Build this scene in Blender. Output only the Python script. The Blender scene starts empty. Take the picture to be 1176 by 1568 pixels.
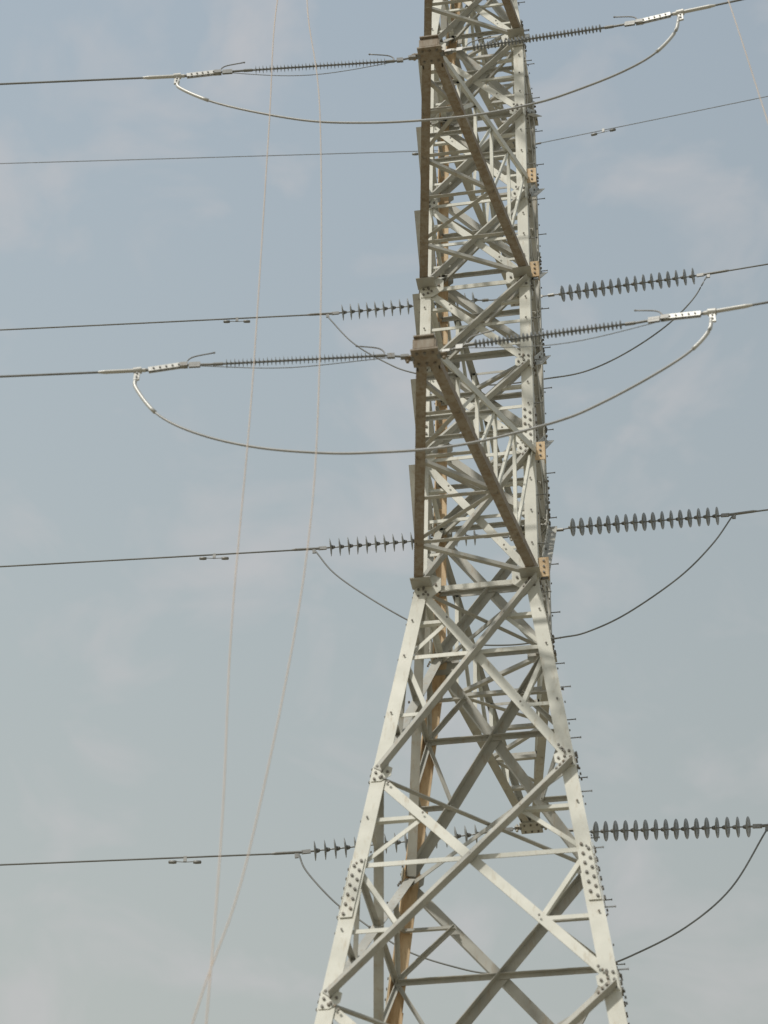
import bpy, math, random
from mathutils import Vector, Matrix
random.seed(7)
scene=bpy.context.scene
H=21.2                      # height of the waist (lowest crossarm) above ground
W0=0.847                    # half width of the prismatic body
TAPER=0.129
ALEN=5.2
def V(*a): return Vector(a)

# ------------------------------------------------------------ materials
def new_mat(name):
    m=bpy.data.materials.new(name);m.use_nodes=True
    nt=m.node_tree;return m,nt,nt.nodes['Principled BSDF']
def steel(name,c1,c2,rust,rust_amt,metal=0.15,rough=0.55):
    m,nt,b=new_mat(name);N=nt.nodes;L=nt.links
    tc=N.new('ShaderNodeTexCoord')
    n1=N.new('ShaderNodeTexNoise');n1.inputs['Scale'].default_value=2.3;n1.inputs['Detail'].default_value=6
    n2=N.new('ShaderNodeTexNoise');n2.inputs['Scale'].default_value=5.0;n2.inputs['Detail'].default_value=8;n2.inputs['Roughness'].default_value=.7
    mp=N.new('ShaderNodeMapping');mp.inputs['Scale'].default_value=(3,3,.6)
    L.new(tc.outputs['Object'],n1.inputs['Vector']);L.new(tc.outputs['Object'],mp.inputs['Vector']);L.new(mp.outputs[0],n2.inputs['Vector'])
    r1=N.new('ShaderNodeValToRGB');r1.color_ramp.elements[0].position=.3;r1.color_ramp.elements[1].position=.7
    r1.color_ramp.elements[0].color=(*c1,1);r1.color_ramp.elements[1].color=(*c2,1)
    L.new(n1.outputs['Fac'],r1.inputs[0])
    r2=N.new('ShaderNodeValToRGB');r2.color_ramp.elements[0].position=.62-rust_amt*.5;r2.color_ramp.elements[1].position=.80-rust_amt*.35
    L.new(n2.outputs['Fac'],r2.inputs[0])
    mx=N.new('ShaderNodeMix');mx.data_type='RGBA'
    L.new(r2.outputs[0],mx.inputs[0]);L.new(r1.outputs[0],mx.inputs[6]);mx.inputs[7].default_value=(*rust,1)
    L.new(mx.outputs[2],b.inputs['Base Color'])
    b.inputs['Metallic'].default_value=metal;b.inputs['Roughness'].default_value=rough
    bp=N.new('ShaderNodeBump');bp.inputs['Strength'].default_value=.15;bp.inputs['Distance'].default_value=.01
    L.new(n2.outputs['Fac'],bp.inputs['Height']);L.new(bp.outputs[0],b.inputs['Normal'])
    return m
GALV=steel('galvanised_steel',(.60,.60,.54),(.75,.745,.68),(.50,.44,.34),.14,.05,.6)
GALV2=steel('shaded_galvanised_steel',(.40,.40,.37),(.54,.535,.49),(.40,.34,.26),.2,.05,.6)  # darker, greyer copy of the galvanised steel, shade put into its colour
RUST=steel('rusty_steel',(.30,.265,.22),(.40,.36,.30),(.25,.19,.135),.45,0.05,.8)
DUSTY=steel('rust_dusted_leg_steel',(.68,.50,.31),(.74,.59,.40),(.50,.34,.19),.35,0.0,.8)
BOLT=steel('bolt_steel',(.17,.165,.15),(.24,.23,.21),(.17,.12,.07),.3,.3,.6)
HARD=steel('hardware_steel',(.20,.205,.20),(.30,.30,.29),(.2,.15,.1),.1,.4,.5)
ALU=steel('aluminium_fitting',(.52,.52,.50),(.64,.64,.62),(.4,.38,.34),.02,.3,.45)
COND=steel('aluminium_conductor',(.19,.20,.20),(.26,.27,.27),(.12,.12,.12),.05,.3,.6)
JUMP=steel('jumper_aluminium',(.32,.33,.33),(.42,.42,.41),(.25,.24,.22),.05,.3,.5)
POLY=steel('silicone_sheds',(.22,.23,.235),(.28,.29,.29),(.26,.25,.22),.05,0,.6)
PORC=steel('porcelain_discs',(.27,.28,.275),(.35,.36,.35),(.31,.28,.24),.1,0,.3)
ROPE=steel('rope_fibre',(.66,.56,.48),(.72,.62,.54),(.55,.45,.4),.05,0,.95)
CONC=steel('footing_concrete',(.30,.29,.27),(.38,.37,.34),(.2,.18,.15),.2,0,.9)

# ------------------------------------------------------------ mesh builder
class MB:
    def __init__(s,mats): s.v=[];s.f=[];s.m=[];s.sm=[];s.mats=mats
    def add(s,vs,fs,mat=0,smooth=False):
        o=len(s.v);s.v+= [tuple(p) for p in vs]
        for f in fs: s.f.append(tuple(i+o for i in f));s.m.append(mat);s.sm.append(smooth)
    def build(s,name,parent=None):
        me=bpy.data.meshes.new(name);me.from_pydata(s.v,[],s.f)
        for m in s.mats: me.materials.append(m)
        me.polygons.foreach_set('material_index',s.m);me.polygons.foreach_set('use_smooth',s.sm);me.update()
        ob=bpy.data.objects.new(name,me);scene.collection.objects.link(ob)
        if parent: ob.parent=parent
        return ob
def perp(d,u):
    u=u-d*u.dot(d);return u.normalized()
def angle(mb,p1,p2,a,t,u,v,mat=0,b=None):
    """rolled steel angle: heel on line p1-p2, flanges along u and v"""
    d=(p2-p1).normalized();u=perp(d,u);v=v-d*v.dot(d);v=(v-u*v.dot(u)).normalized()
    b=b or a
    pr=[(0,0),(a,0),(a,t),(t,t),(t,b),(0,b)]
    if u.cross(v).dot(d)<0: pr=pr[::-1]
    vs=[p+u*x+v*y for p in(p1,p2) for x,y in pr]
    fs=[(i,(i+1)%6,(i+1)%6+6,i+6) for i in range(6)]
    fs+=[(5,4,3,2,1,0),(6,7,8,9,10,11)]
    mb.add(vs,fs,mat)
def box(mb,c,ax,ay,az,hx,hy,hz,mat=0):
    vs=[c+ax*(i*hx)+ay*(j*hy)+az*(k*hz) for i in(-1,1) for j in(-1,1) for k in(-1,1)]
    mb.add(vs,[(0,1,3,2),(4,6,7,5),(0,4,5,1),(2,3,7,6),(0,2,6,4),(1,5,7,3)],mat)
def frame(d):
    d=d.normalized();a=V(0,0,1) if abs(d.z)<.9 else V(1,0,0)
    u=d.cross(a).normalized();return u,u.cross(d).normalized()
def cyl(mb,p1,p2,r,n=8,mat=0,r2=None,cap=True,smooth=True):
    r2=r if r2 is None else r2;u,w=frame(p2-p1)
    vs=[p+(u*math.cos(2*math.pi*i/n)+w*math.sin(2*math.pi*i/n))*q for p,q in((p1,r),(p2,r2)) for i in range(n)]
    mb.add(vs,[(i,(i+1)%n,(i+1)%n+n,i+n) for i in range(n)],mat,smooth)
    if cap: mb.add(vs,[tuple(range(n))[::-1],tuple(range(n,2*n))],mat)
def lathe(mb,p,d,prof,n=20,mat=0):
    """prof: list of (s,r) along d"""
    u,w=frame(d);vs=[];fs=[];k=len(prof);d=d.normalized()
    for s,r in prof:
        for i in range(n):
            a=2*math.pi*i/n;vs.append(p+d*s+(u*math.cos(a)+w*math.sin(a))*r)
    for j in range(k-1):
        for i in range(n): fs.append((j*n+i,j*n+(i+1)%n,(j+1)*n+(i+1)%n,(j+1)*n+i))
    mb.add(vs,fs,mat,True)
def tube(mb,pts,r,n=8,mat=0):
    rings=[]
    for i,p in enumerate(pts):
        d=(pts[min(i+1,len(pts)-1)]-pts[max(i-1,0)]);u,w=frame(d)
        rings.append([p+(u*math.cos(2*math.pi*k/n)+w*math.sin(2*math.pi*k/n))*r for k in range(n)])
    vs=[q for R in rings for q in R];fs=[]
    for j in range(len(pts)-1):
        for i in range(n): fs.append((j*n+i,j*n+(i+1)%n,(j+1)*n+(i+1)%n,(j+1)*n+i))
    fs.append(tuple(range(n))[::-1]);fs.append(tuple((len(pts)-1)*n+i for i in range(n)))
    mb.add(vs,fs,mat,True)
def smooth_path(pts,k=8):
    out=[];P=[pts[0]*2-pts[1]]+pts+[pts[-1]*2-pts[-2]]
    for i in range(1,len(P)-2):
        a,b,c,d=P[i-1:i+3]
        for j in range(k):
            t=j/k
            out.append(.5*((2*b)+(c-a)*t+(2*a-5*b+4*c-d)*t*t+(3*b-a-3*c+d)*t**3))
    out.append(pts[-1]);return out
def bolt(mb,p,n,r=.019,h=.022,mat=0):
    cyl(mb,p,p+n*h,r,6,mat,smooth=False)

# ------------------------------------------------------------ tower
def hw(z):      # half width, z relative to waist
    if z<=0: return W0-TAPER*z
    if z<=12: return W0
    return W0-(z-12)*.075
def corner(sx,sy,z): w=hw(z);return V(sx*w,sy*w,z+H)
tower=bpy.data.objects.new('transmission_tower',None);scene.collection.objects.link(tower)

legs=MB([GALV,DUSTY,GALV2]);TL=.016
breaks=[-H+.35,-15.4,-10.6,-5.15,0,5.0,12,16.6]
for sx in(-1,1):
    for sy in(-1,1):
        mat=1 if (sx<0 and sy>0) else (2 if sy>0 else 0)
        for a,b in zip(breaks[:-1],breaks[1:]):
            s=.20 if b<=-5 else (.185 if b<=0 else .165)
            angle(legs,corner(sx,sy,a),corner(sx,sy,b),s,TL,V(-sx,0,0),V(0,-sy,0),mat)
legs.build('legs',tower)

faces=[('f',V(0,-1,0)),('b',V(0,1,0)),('l',V(-1,0,0)),('r',V(1,0,0))]
def fcorner(k,side,z):
    """side -1 left /+1 right seen from outside"""
    if k=='f': return corner(side,-1,z)
    if k=='b': return corner(-side,1,z)
    if k=='l': return corner(-1,-side,z)
    return corner(1,side,z)
brace=MB([GALV,GALV2,DUSTY]);plates=MB([GALV,GALV2,RUST,DUSTY]);bolts=MB([BOLT])
def flat_member(mb,p,q,a,n,off,out,heel_low=True,mat=0,t=.01):
    d=(q-p).normalized();w=d.cross(n).normalized()
    if w.z<0: w=-w
    if not heel_low: w=-w
    o=n*off-w*(a/2)
    angle(mb,p+o,q+o,a,t,w,n*out,mat)
def panel(k,z0,z1,sz,red):
    BL,BR,TLc,TR=fcorner(k,-1,z0),fcorner(k,1,z0),fcorner(k,-1,z1),fcorner(k,1,z1)
    n=(BR-BL).cross(TLc-BL).normalized()
    low_=z1<=.01
    ins=.07
    def L(t): p=BL.lerp(TLc,t);r=(BR-BL).normalized();return p+r*ins
    def R(t): p=BR.lerp(TR,t);r=(BR-BL).normalized();return p-r*ins
    eps=.05/(z1-z0)
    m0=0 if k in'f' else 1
    if low_ and k in 'lr':
        flat_member(brace,L(eps),R(1-eps),sz,n,-(TL+.018),-1,True,1)
    else:
        flat_member(brace,L(eps),R(1-eps),sz,n,.013,1,True,1)  # darker steel copy: the grey of the shaded undersides is painted in
    flat_member(brace,R(eps),L(1-eps),sz,n,-(TL+.004),-1,False,m0)
    # crossing point
    a,b=L(0),R(1);c,d=R(0),L(1)
    wb=(BR-BL).length-2*ins;wt=(TR-TLc).length-2*ins
    tc=wb/(wb+wt)
    X=a.lerp(b,tc)
    bolt(bolts,X+n*.024,n)
    for (p,q) in((a,b),(b,a),(c,d),(d,c)):
        dd=(q-p).normalized()
        for i in range(3 if sz>.12 else 2): bolt(bolts,p+dd*(.10+.07*i)+n*.024,n,.017)
    r=red;off=-(TL+.018)
    lm,rm=L(tc),R(tc)
    flat_member(brace,lm,X,r*1.15,n,off-.002,-1,False,m0)
    flat_member(brace,X,rm,r*1.15,n,off-.002,-1,False,m0)
    for leg,end0,end1 in((L,a,d),(R,c,b)):
        lo=end0.lerp(X,.5);hi=end1.lerp(X,.5)
        tl=tc*.5;th=(1+tc)*.5
        mm=leg(tc)
        if low_ or k!='b': flat_member(brace,leg(tl),lo,r,n,off-.016,-1,False,m0)
        if low_ or k=='f': flat_member(brace,leg(th),hi,r,n,off-.016,-1,True,m0)
        if low_:
            flat_member(brace,mm,lo,r,n,off-.03,-1,True,m0)
            flat_member(brace,mm,hi,r,n,off-.03,-1,False,m0)
        for p in(leg(tl),leg(th),mm,lo,hi): bolt(bolts,p+n*.0135,n,.014,.016)
def hstrut(k,z,sz,mat=0):
    a,b=fcorner(k,-1,z),fcorner(k,1,z);n=dict(faces)[k];r=(b-a).normalized()
    flat_member(brace,a+r*.05,b-r*.05,sz,n,-(TL+.05),-1,False,mat)
def gusset(k,z,w,h,side,nb=3):
    p=fcorner(k,side,z);p2=fcorner(k,side,z+.5);q=fcorner(k,-side,z)
    n=((q-p)*(-side)).cross(p2-p).normalized()
    if n.dot(dict(faces)[k])<0:n=-n
    r=(q-p).normalized();up=(p2-p).normalized()
    o=p+n*.002
    poly=[(0.01,-h/2),(w*.55,-h/2),(w,-h*.2),(w,h*.25),(w*.5,h/2),(.01,h/2)]
    a=[o+r*x+up*y for x,y in poly];b=[v+n*.009 for v in a]
    fs=[(0,1,2,3,4,5)[::-1],(6,7,8,9,10,11)]+[(i,(i+1)%6,(i+1)%6+6,i+6) for i in range(6)]
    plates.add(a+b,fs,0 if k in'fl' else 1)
    for i in range(nb):
        for j in(0,1):
            bolt(bolts,o+n*.009+r*(.05+.07*j)+up*(-h*.38+h*.76*i/(nb-1)+.02*j),n,.018)
    bolt(bolts,o+n*.009+r*(w*.8),n,.018)

low=[-H+.5,-15.6,-10.7,-6.744,-3.345,0]
up_=[0,2.4,4.15,6,7.95,10.05,12,14.2,16.6]
for k,nrm in faces:
    for i,(a,b) in enumerate(zip(low[:-1],low[1:])):
        panel(k,a,b,.13,.06)
    for a,b in zip(up_[:-1],up_[1:]):
        panel(k,a,b,.118,.05)
    for z in (0,6,12,2.4,7.95,14.2,16.6):
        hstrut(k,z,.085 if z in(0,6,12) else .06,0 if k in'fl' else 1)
    for z in low[1:-1]+up_[:-1]:
        big=z in(0,6,12)
        for s in(-1,1): gusset(k,z,.36 if big else .25,.46 if big else .28,s,4 if big else 3)
    # leg splices with a zig-zag of bolts on cover plates
    for zc in(-5.15,2.15+.6,-10.6):
        for s in(-1,1):
            p=fcorner(k,s,zc);q=fcorner(k,-s,zc);u=(fcorner(k,s,zc+1)-p).normalized();r=(q-p).normalized()
            n=r.cross(u).normalized()
            if n.dot(nrm)<0:n=-n
            box(plates,p+r*.088+n*.013,r,u,n,.075,.45,.0045,0 if k in'fl' else 1)
            for i in range(12):
                bolt(bolts,p+n*.0175+r*(.05+.075*(i%2))+u*(-.40+.8*i/11),n,.02)
# crossarm root lug plates standing proud of the front right leg
for z in(.18,2.35,6.18,8.4):
    c=corner(1,-1,z)
    box(plates,c+V(.075,.035,0),V(1,0,0),V(0,1,0),V(0,0,1),.072,.006,.17,3)
    box(plates,c+V(.135,.10,0),V(1,0,0),V(0,1,0),V(0,0,1),.006,.058,.15,3)
    for q in(-.1,0,.1): bolt(bolts,c+V(.08,.029,q),V(0,-1,0),.016)
# plan bracing (diaphragms)
for z in(-6.744,-3.345,0,2.4,6,7.95,12,14.2):
    for (a,b) in(((-1,-1),(1,1)),((1,-1),(-1,1))):
        p,q=corner(*a,z-.05-(.012 if a[0]>0 else 0)),corner(*b,z-.05-(.012 if a[0]>0 else 0))
        d=(q-p).normalized()
        angle(brace,p+d*.1,q-d*.1,.065,.007,d.cross(V(0,0,1)),V(0,0,-1 if a[0]>0 else 1),1)
brace.build('bracing',tower);plates.build('gusset_and_splice_plates',tower)

# step bolts
steps=MB([HARD])
z=-H+2.5;i=0
while z<16:
    for (sx,sy) in((1,1),(1,-1)):
        p=corner(sx,sy,z)
        if i%2: q=p+V(.0,-sy*.08,0);cyl(steps,q,q+V(.13*sx,0,0),.008,6);cyl(steps,q+V(.125*sx,0,0),q+V(.135*sx,0,0),.014,6)
        elif sy>0:
            q=p+V(-sx*.08,0,0);cyl(steps,q,q+V(0,.13*sy,0),.008,6);cyl(steps,q+V(0,.125*sy,0),q+V(0,.135*sy,0),.014,6)
    z+=.45;i+=1
steps.build('step_bolts',tower)

# crossarms
def arm(name,sy,z,L,rise,tipdz,near):
    mb=MB([GALV,GALV2,RUST]);cm=2 if near else 1
    w=hw(z);w2=hw(z+rise)
    rootB={s:V(s*(w),sy*w,z+H) for s in(-1,1)};rootT={s:V(s*w2,sy*w2,z+rise+H) for s in(-1,1)}
    tipB={s:V(s*.10,sy*L,z+H+tipdz) for s in(-1,1)};tipT={s:V(s*.10,sy*L,z+H+tipdz+.16) for s in(-1,1)}
    for s in(-1,1):
        angle(mb,rootB[s]+V(s*.02,0,0),tipB[s]+V(s*.02,0,0),.13,.012,V(-s,0,0),V(0,0,1),cm)
        angle(mb,rootT[s]+V(s*.02,0,0),tipT[s]+V(s*.02,0,0),.10,.01,V(-s,0,0),V(0,0,-1),cm if s<0 else 0)
    B=lambda s,t:rootB[s].lerp(tipB[s],t);T=lambda s,t:rootT[s].lerp(tipT[s],t)
    ts=[0,.2,.4,.58,.76,.92]
    for i,t in enumerate(ts):
        if i:
            p,q=B(-1,t),B(1,t);angle(mb,p+V(.01,0,.015),q+V(-.01,0,.015),.06,.007,V(0,sy,0),V(0,0,1),1)
            p,q=T(-1,t),T(1,t);angle(mb,p+V(.01,0,-.015),q+V(-.01,0,-.015),.05,.006,V(0,sy,0),V(0,0,-1),1)
        if i<len(ts)-1:
            t2=ts[i+1];s=-1 if i%2 else 1
            p,q=B(s,t),B(-s,t2);d=(q-p).normalized()
            angle(mb,p+d*.05+V(0,0,.03),q-d*.05+V(0,0,.03),.06,.007,d.cross(V(0,0,1)),V(0,0,1),1)
            for s2 in(-1,1):
                off=V(-s2*.012,0,0)
                if i and t<.8:
                    p,q=B(s2,t)+off,T(s2,t)+off;angle(mb,p,q,.055,.006,V(0,sy,0),V(-s2,0,0),0)
                if t2<.9:
                    p,q=(T(s2,t)+off,B(s2,t2)+off);d=(q-p).normalized();angle(mb,p+d*.05,q-d*.03,.055,.006,d.cross(V(1,0,0)),V(-s2,0,0),0)
    # tip assembly
    c=V(0,sy*L,z+H+tipdz+.08)
    box(mb,c+V(0,0,-.095),V(1,0,0),V(0,1,0),V(0,0,1),.17,.15,.012,cm)
    box(mb,c+V(0,sy*.06,.11),V(1,0,0),V(0,1,0),V(0,0,1),.13,.12,.01,cm)
    for s in(-1,1): box(mb,c+V(s*.135,-sy*.05,.005),V(1,0,0),V(0,1,0),V(0,0,1),.008,.19,.085,cm)
    box(mb,c+V(0,sy*.14,.005),V(1,0,0),V(0,1,0),V(0,0,1),.125,.008,.08,cm)
    # string attachment lugs either side of the tip
    for s in(-1,1):
        box(mb,c+V(s*.20,0,-.083),V(1,0,0),V(0,1,0),V(0,0,1),.06,.045,.010,cm)
        cyl(mb,c+V(s*.225,0,-.15),c+V(s*.225,0,-.03),.022,8,cm)
    for x in(-.1,0,.1):
        for y in(-.09,.09): bolt(bolts,c+V(x,y,-.107),V(0,0,-1),.017)
    # root gussets
    for s in(-1,1):
        box(mb,rootB[s]+V(-s*.10,sy*.10,-.012),V(1,0,0),V(0,1,0),V(0,0,1),.14,.12,.006,1)
    mb.build(name,tower)
for z,nm in((0,'lower'),(6,'middle'),(12,'upper')):
    arm('crossarm_%s_near'%nm,-1,z,ALEN,2.4,0,True)
    arm('crossarm_%s_far'%nm,1,z,ALEN,2.4,0,False)
arm('earth_wire_arm_far',1,14.4,ALEN,2.1,2.1,False)
arm('earth_wire_arm_near',-1,14.4,ALEN,2.1,2.1,False)
# footings
ft=MB([CONC])
for sx in(-1,1):
    for sy in(-1,1):
        p=corner(sx,sy,-H+.4);lathe(ft,V(p.x,p.y,-.3),V(0,0,1),[(0,.6),(.55,.42),(.75,.36),(.8,.0)],16)
ft.build('concrete_footings',tower)
bolts.build('bolts',tower)

# ------------------------------------------------------------ line hardware
A=math.radians(8)
def ldir(s): return V(s*math.cos(A),-math.sin(A),0)
def P(tip,s,d,dz): r=tip+ldir(s)*d;return V(r.x,r.y,tip.z+dz)

def conductor(name,tip,s,d0,z0,slope,r,mat=COND,dmax=260):
    mb=MB([mat]);pts=[];x=d0
    k=-slope/ (dmax-d0)
    n=70
    for i in range(n+1):
        t=(i/n)**2*(dmax-d0);pts.append(P(tip,s,d0+t,z0+slope*t+k*t*t))
    tube(mb,pts,r,8);return mb.build(name)
def damper(p,d):
    mb=MB([HARD,COND])
    box(mb,p+V(0,0,-.03),d,V(0,0,1).cross(d),V(0,0,1),.025,.012,.05,0)
    a=p+V(0,0,-.085)
    tube(mb,[a-d*.24,a-d*.12+V(0,0,.008),a,a+d*.12+V(0,0,.008),a+d*.24],.007,6,0)
    for s in(-1,1):
        lathe(mb,a+d*(s*.13),d*s,[(0,.0),(.002,.024),(.05,.03),(.12,.026),(.13,0)],10,0)
    mb.build('vibration_damper')

def disc_string(tip,s,zs,ze,mat=PORC):
    """17 cap-and-pin discs between distances .83 and 3.38 along the line"""
    mb=MB([mat,HARD,ALU])
    d0,d1=.86,3.36;n=17
    a=P(tip,s,d0,zs);b=P(tip,s,d1,ze);d=(b-a).normalized()
    at=tip+V(s*.12,0,0)
    # links from arm: shackle, turnbuckle, yoke
    m1=at.lerp(a,.35);m2=at.lerp(a,.7)
    cyl(mb,at,a,.013,8,1)
    side=V(0,0,1).cross(d).normalized();upv=d.cross(side)
    box(mb,m1,d,side,upv,.09,.012,.03,1);box(mb,m2,d,side,upv,.06,.028,.014,1)
    lathe(mb,at+d*.05,side,[(-.03,.0),(-.03,.03),(.03,.03),(.03,0)],10,1)
    sp=(b-a).length/(n-1)
    for i in range(n):
        c=a+d*(sp*i)+upv*random.uniform(-.003,.003)
        # shell + cap + pin
        dd=(d+side*random.uniform(-.03,.03)+upv*random.uniform(-.03,.03)).normalized()
        lathe(mb,c,dd,[(-.022,.036),(-.016,.06),(-.008,.11),(.002,.155),(.009,.160),(.013,.155),(.006,.12),(.016,.112),(.004,.085),(.012,.06),(.004,.03),(.012,.012),(.10,.012)],22,0)
        lathe(mb,c,dd,[(-.075,.0),(-.073,.022),(-.05,.032),(-.022,.038),(-.018,.0)],12,1)
    e=P(tip,s,3.62,ze-.03)
    cyl(mb,b,e,.016,8,1);box(mb,b.lerp(e,.55),d,side,upv,.07,.014,.032,1)
    # dead-end clamp, jumper terminal lug
    e2=P(tip,s,3.98,ze-.05)
    cyl(mb,b.lerp(e,.75),e2,.024,10,1);lathe(mb,e2,d,[(0,.024),(.06,.016)],10,1)
    box(mb,P(tip,s,3.65,ze-.07),d,side,upv,.03,.012,.06,1)
    mb.build('disc_insulator_string')
    return e2

def rod_string(tip,s,zs,ze,zc):
    """long-rod composite insulator with fine sheds + tension hardware"""
    mb=MB([POLY,HARD,ALU])
    a=P(tip,s,.50,zs);b=P(tip,s,2.60,ze);d=(b-a).normalized()
    side=V(0,0,1).cross(d).normalized();upv=d.cross(side)
    if upv.z<0: upv=-upv
    at=tip+V(s*.13,0,0)
    cyl(mb,at,a,.014,8,1)
    box(mb,at.lerp(a,.35),d,side,upv,.05,.03,.02,1);box(mb,at.lerp(a,.8),d,side,upv,.045,.018,.035,1)
    lathe(mb,at+d*.03,side,[(-.035,0),(-.035,.032),(.035,.032),(.035,0)],10,1)
    cyl(mb,a,a+d*.12,.022,10,1);cyl(mb,b-d*.12,b,.022,10,1)
    L=(b-a).length;prof=[(.08,.0),(.08,.014)];x=.13;i=0
    while x<L-.15:
        r=.056 if i%2==0 else .048
        prof+=[(x,.014),(x+.006,r),(x+.010,r),(x+.014,.014)];x+=.050;i+=1
    prof+=[(L-.1,.014),(L-.1,0)]
    lathe(mb,a,d,prof,16,0)
    # arcing horns
    def horn(o,dirn):
        pts=[o,o+upv*.08+d*.02*dirn,o+upv*.14+d*.10*dirn,o+upv*.19+d*.34*dirn]
        tube(mb,smooth_path(pts,5),.009,6,1);lathe(mb,pts[-1],(pts[-1]-pts[-2]),[(-.02,0),(0,.016),(.02,0)],8,1)
    horn(a+d*.0,1)
    c0=P(tip,s,2.98,ze*1.12)
    horn(c0-d*.05,-1)
    cyl(mb,b,c0,.016,8,1);box(mb,b.lerp(c0,.6),d,side,upv,.07,.014,.04,1);box(mb,b.lerp(c0,.95),d,side,upv,.05,.03,.03,1)
    # perforated sag-adjuster plates
    c1=P(tip,s,3.36,zc)
    dd=(c1-c0).normalized();sd=V(0,0,1).cross(dd).normalized();uu=dd.cross(sd)
    for k in(-1,1): box(mb,c0.lerp(c1,.5)+sd*(.018*k),dd,sd,uu,.22,.005,.034,2)
    for j in range(5):
        q=c0.lerp(c1,.1+.2*j);cyl(mb,q-sd*.036,q+sd*.036,.012,8,1)
    # compression dead end
    c2=P(tip,s,3.48,zc-.005);c3=P(tip,s,3.92,zc-.03)
    cyl(mb,c1,c2,.02,8,1);cyl(mb,c2-(c3-c2).normalized()*.06,c3,.026,12,2);lathe(mb,c3,(c3-c2),[(0,.026),(.08,.016)],12,2)
    # jumper terminal: collar + lug + sleeve pointing down
    j0=P(tip,s,3.52,zc-.01)
    cyl(mb,j0-dd*.05,j0+dd*.05,.045,12,2)
    box(mb,j0+V(0,0,-.09),dd,sd,V(0,0,1),.035,.014,.075,2)
    for q in(-.06,-.12): cyl(mb,j0+V(0,0,q)-sd*.03,j0+V(0,0,q)+sd*.03,.012,6,1)
    mb.build('composite_insulator_string')

def jumper(tip,pts,y,r,sleeves=False,mat=JUMP):
    mb=MB([mat,ALU]);Q=[V(x,y,z+H) for x,z in pts]
    path=smooth_path(Q,8);tube(mb,path,r,8,0)
    if sleeves:
        for seg in(path[3:16],path[-16:-3]): tube(mb,seg,.024,10,1)
        for q0,q1 in((path[0],path[4]),(path[-1],path[-5])): tube(mb,[q0,q1],.022,8,1)
    mb.build('jumper_cable')

tips={('n',0):V(0,-ALEN,H+.0),('n',6):V(0,-ALEN,H+6),('n',12):V(0,-ALEN,H+12),
      ('f',0):V(0,ALEN,H+0),('f',6):V(0,ALEN,H+6),('f',12):V(0,ALEN,H+12)}
# near circuit : (zs,ze,zc)  per side
near={0:((.02,-.11,-.20),(.05,-.19,-.27)),6:((-.14,-.31,-.41),(-.06,-.38,-.43)),12:((-.1,-.3,-.4),(-.1,-.3,-.4))}
for z,(l,r) in near.items():
    t=tips[('n',z)]
    for s,v in((-1,l),(1,r)):
        rod_string(t,s,*v)
        conductor('power_line_conductor',t,s,3.9,v[2]-.03,-.05,.0145)
        damper(P(t,s,6.9,v[2]-.03-.05*3.0),ldir(s))
far={0:((-.14,-.45,-.05),(-.25,-.61,-.05)),6:((-.0,-.24,-.07),(-.01,-.37,-.07)),12:((-.02,-.33,-.06),(-.11,-.40,-.07))}
for z,(l,r) in far.items():
    t=tips[('f',z)]
    for s,v in((-1,l),(1,r)):
        disc_string(t,s,v[0],v[1])
        conductor('power_line_conductor',t,s,3.8,v[1]-.045,v[2],.0145)
        damper(P(t,s,5.38,v[1]-.045+v[2]*1.58),ldir(s))
JnA=[(-3.49,-.33),(-3.47,-.52),(-3.14,-1.02),(-2.60,-1.41),(-1.88,-1.72),(-1.06,-1.92),(-.47,-1.99),(.15,-2.02),(.8,-1.97),(1.66,-1.78),(2.16,-1.56),(2.74,-1.22),(3.18,-.90),(3.42,-.60),(3.47,-.38)]
JnB=[(-3.46,5.46),(-3.42,5.30),(-2.92,4.90),(-2.22,4.52),(-1.49,4.21),(-.77,4.04),(-.07,3.95),(.71,3.92),(1.49,4.01),(2.02,4.17),(2.63,4.43),(3.08,4.73),(3.38,5.13),(3.46,5.46)]
JfA=[(-3.58,-.51),(-3.44,-.84),(-3.0,-1.40),(-2.64,-1.72),(-1.88,-2.34),(-1.09,-2.70),(-.51,-2.85),(.35,-2.89),(1.02,-2.84),(1.5,-2.69),(2.29,-2.29),(3.0,-1.68),(3.60,-.72)]
JfB=[(-3.62,5.72),(-3.14,5.02),(-2.04,4.03),(-1.1,3.41),(-.23,3.23),(.63,3.29),(1.06,3.36),(1.72,3.67),(2.61,4.33),(3.2,4.97),(3.6,5.58)]
JfC=[(-3.62,11.57),(-3.1,10.77),(-2.46,10.15),(-1.9,9.78),(-.63,9.29),(.57,9.28),(1.28,9.37),(2.01,9.73),(2.75,10.3),(3.27,10.91),(3.58,11.5)]
jumper(None,JnA,-5.69,.0155,True);jumper(None,JnB,-5.69,.0155,True)
jumper(None,[(x,z+6) for x,z in JnB],-5.69,.0155,True)
for J in(JfA,JfB,JfC): jumper(None,J,4.69,.014,False,COND)
# slack pilot wires under the composite rods
def pilot(tip,s,z0,z1,drop):
    mb=MB([COND]);pts=[]
    for i in range(17):
        t=i/16;pts.append(P(tip,s,.35+t*2.6,z0+(z1-z0)*t-drop*4*t*(1-t)+.012*math.sin(9*t)))
    tube(mb,pts,.0055,6);mb.build('pilot_wire')
pilot(tips[('n',6)],-1,-.1,-.33,.20);pilot(tips[('n',0)],-1,.0,-.13,.10);pilot(tips[('n',0)],1,.05,-.25,.16)
# earth wires
for sy in (1,-1):
    te=V(0,sy*ALEN,H+16.5)
    for s,sl in((-1,-.03),(1,-.045)):
        conductor('earth_wire',te,s,.1,0,sl,.008)
        mb=MB([HARD]);d=ldir(s);cyl(mb,P(te,s,.1,0),P(te,s,.55,-.02),.02,8);box(mb,P(te,s,.3,-.01),d,V(0,0,1).cross(d),V(0,0,1),.08,.012,.03);mb.build('earth_wire_clamp')
        damper(P(te,s,1.85,-.06),d)

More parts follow.
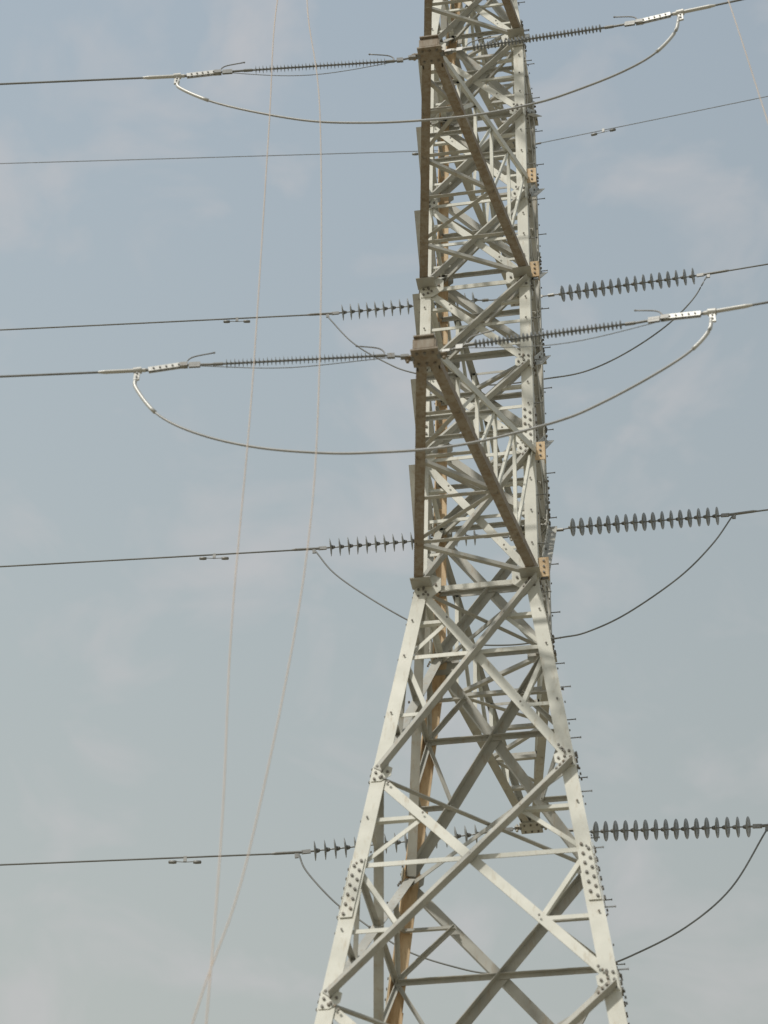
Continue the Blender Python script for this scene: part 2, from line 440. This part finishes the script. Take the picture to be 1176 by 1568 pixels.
# hanging ropes (slack pulling lines let down from the upper near phase)
def rope(pts):
    mb=MB([ROPE]);tube(mb,smooth_path(pts,8),.0065,6);mb.build('hanging_rope')
y=-8
rope([V(-1.0,-5.6,H+12),V(-1.42,-7.4,H+7),V(-1.47,y,H+3.74),V(-1.43,y,H+1.17),V(-1.36,y,H-3.13),V(-1.36,y,H-6.19),V(-1.29,y,H-8.43),V(-1.28,y,H-10.49),V(-1.3,y,H-15),V(-1.4,y,.02)])
rope([V(-1.6,-5.7,H+12),V(-1.3,-7.4,H+7),V(-1.09,y,H+3.66),V(-.83,y,H+1.42),V(-.65,y,H-2.85),V(-.68,y,H-5.71),V(-1.03,y,H-8.87),V(-1.40,y,H-10.48),V(-2.1,y,H-14),V(-3.6,y,.02)])
rope([V(3.0,-5.7,H+11.6),V(3.7,-7.2,H+6.5),V(4.03,y,H+2.55),V(4.29,y,H+.2),V(4.75,y,H-4),V(5.2,y,H-12),V(5.4,y,.02)])

# ------------------------------------------------------------ ground
me=bpy.data.meshes.new('ground');S=3000
me.from_pydata([(-S,-S,0),(S,-S,0),(S,S,0),(-S,S,0)],[],[(0,1,2,3)])
gr=bpy.data.objects.new('ground',me);scene.collection.objects.link(gr)
m,nt,b=new_mat('dry_grass_ground');N=nt.nodes;L=nt.links
tc=N.new('ShaderNodeTexCoord');n1=N.new('ShaderNodeTexNoise');n1.inputs['Scale'].default_value=.4;n1.inputs['Detail'].default_value=10
L.new(tc.outputs['Object'],n1.inputs['Vector']);r=N.new('ShaderNodeValToRGB')
r.color_ramp.elements[0].color=(.12,.11,.06,1);r.color_ramp.elements[1].color=(.36,.31,.22,1);r.color_ramp.elements[0].position=.3;r.color_ramp.elements[1].position=.6
L.new(n1.outputs['Fac'],r.inputs[0]);L.new(r.outputs[0],b.inputs['Base Color']);b.inputs['Roughness'].default_value=.95
me.materials.append(m)

# ------------------------------------------------------------ light + sky
SUN_EL,SUN_AZ=math.radians(46),math.radians(208)   # azimuth clockwise from +Y
sd=V(math.sin(SUN_AZ)*math.cos(SUN_EL),math.cos(SUN_AZ)*math.cos(SUN_EL),math.sin(SUN_EL))
sl=bpy.data.lights.new('sun','SUN');sl.energy=2.25;sl.angle=math.radians(3);sl.color=(1,.955,.87)
so=bpy.data.objects.new('sun',sl);scene.collection.objects.link(so);so.rotation_euler=sd.to_track_quat('Z','Y').to_euler();so.location=(0,0,60)
w=bpy.data.worlds.new('World');scene.world=w;w.use_nodes=True;nt=w.node_tree;N=nt.nodes;L=nt.links
bg=N['Background'];bg.inputs['Strength'].default_value=.1
sky=N.new('ShaderNodeTexSky');sky.sky_type='NISHITA';sky.sun_disc=False;sky.sun_elevation=SUN_EL;sky.sun_rotation=SUN_AZ
sky.air_density=1.0;sky.dust_density=3.0;sky.ozone_density=1.0
tc=N.new('ShaderNodeTexCoord');sp=N.new('ShaderNodeSeparateXYZ');L.new(tc.outputs['Generated'],sp.inputs[0])
hz=N.new('ShaderNodeValToRGB');cr=hz.color_ramp   # haze colour against elevation
cr.elements[0].position=0.0;cr.elements[0].color=(.54,.54,.47,1)
cr.elements[1].position=1.0;cr.elements[1].color=(.40,.47,.56,1)
for p,c in((.45,(.495,.52,.475)),(.60,(.46,.51,.505)),(.72,(.43,.495,.53)),(.84,(.405,.48,.545))):
    e=cr.elements.new(p);e.color=(*c,1)
L.new(sp.outputs['Z'],hz.inputs[0])
mm=N.new('ShaderNodeMath');mm.operation='MULTIPLY_ADD';mm.inputs[1].default_value=-3.0;mm.inputs[2].default_value=10.0;L.new(sp.outputs['X'],mm.inputs[0])
sc=N.new('ShaderNodeVectorMath');sc.operation='SCALE';L.new(mm.outputs[0],sc.inputs['Scale']);L.new(hz.outputs[0],sc.inputs[0])
mix=N.new('ShaderNodeMix');mix.data_type='RGBA';mix.inputs[0].default_value=.82
L.new(sky.outputs[0],mix.inputs[6]);L.new(sc.outputs[0],mix.inputs[7])
mp=N.new('ShaderNodeMapping');mp.inputs['Scale'].default_value=(7,7,11);mp.inputs['Location'].default_value=(4.3,1.4,3.6);L.new(tc.outputs['Generated'],mp.inputs[0])
cn=N.new('ShaderNodeTexNoise');cn.inputs['Scale'].default_value=1.9;cn.inputs['Detail'].default_value=6;cn.inputs['Roughness'].default_value=.55;cn.inputs['Distortion'].default_value=.5
L.new(mp.outputs[0],cn.inputs['Vector'])
rr=N.new('ShaderNodeValToRGB');rr.color_ramp.elements[0].position=.50;rr.color_ramp.elements[1].position=.76
rr.color_ramp.elements[1].color=(.7,.7,.7,1)
L.new(cn.outputs['Fac'],rr.inputs[0])
m2=N.new('ShaderNodeMix');m2.data_type='RGBA';L.new(rr.outputs[0],m2.inputs[0]);L.new(mix.outputs[2],m2.inputs[6]);m2.inputs[7].default_value=(5.5,5.4,5.5,1)
L.new(m2.outputs[2],bg.inputs['Color'])
scene.view_settings.view_transform='Standard';scene.view_settings.look='None';scene.view_settings.exposure=0

# ------------------------------------------------------------ camera
p,r_,ps=map(math.radians,(41.453,1.7737,-11.083))
F=V(math.sin(ps)*math.cos(p),math.cos(ps)*math.cos(p),math.sin(p));R=V(math.cos(ps),-math.sin(ps),0);U=R.cross(F)
R2=R*math.cos(r_)+U*math.sin(r_);U2=-R*math.sin(r_)+U*math.cos(r_)
cd=bpy.data.cameras.new('camera');co=bpy.data.objects.new('camera',cd);scene.collection.objects.link(co)
M=Matrix((R2,U2,-F)).transposed().to_4x4();M.translation=V(3.2658,-24.225,-19.601+H);co.matrix_world=M
cd.sensor_fit='HORIZONTAL';cd.sensor_width=36;cd.lens=3440.5/1176*36;cd.clip_end=8000;cd.clip_start=.1
cd.dof.use_dof=True;cd.dof.focus_distance=36;cd.dof.aperture_fstop=1.6
scene.camera=co
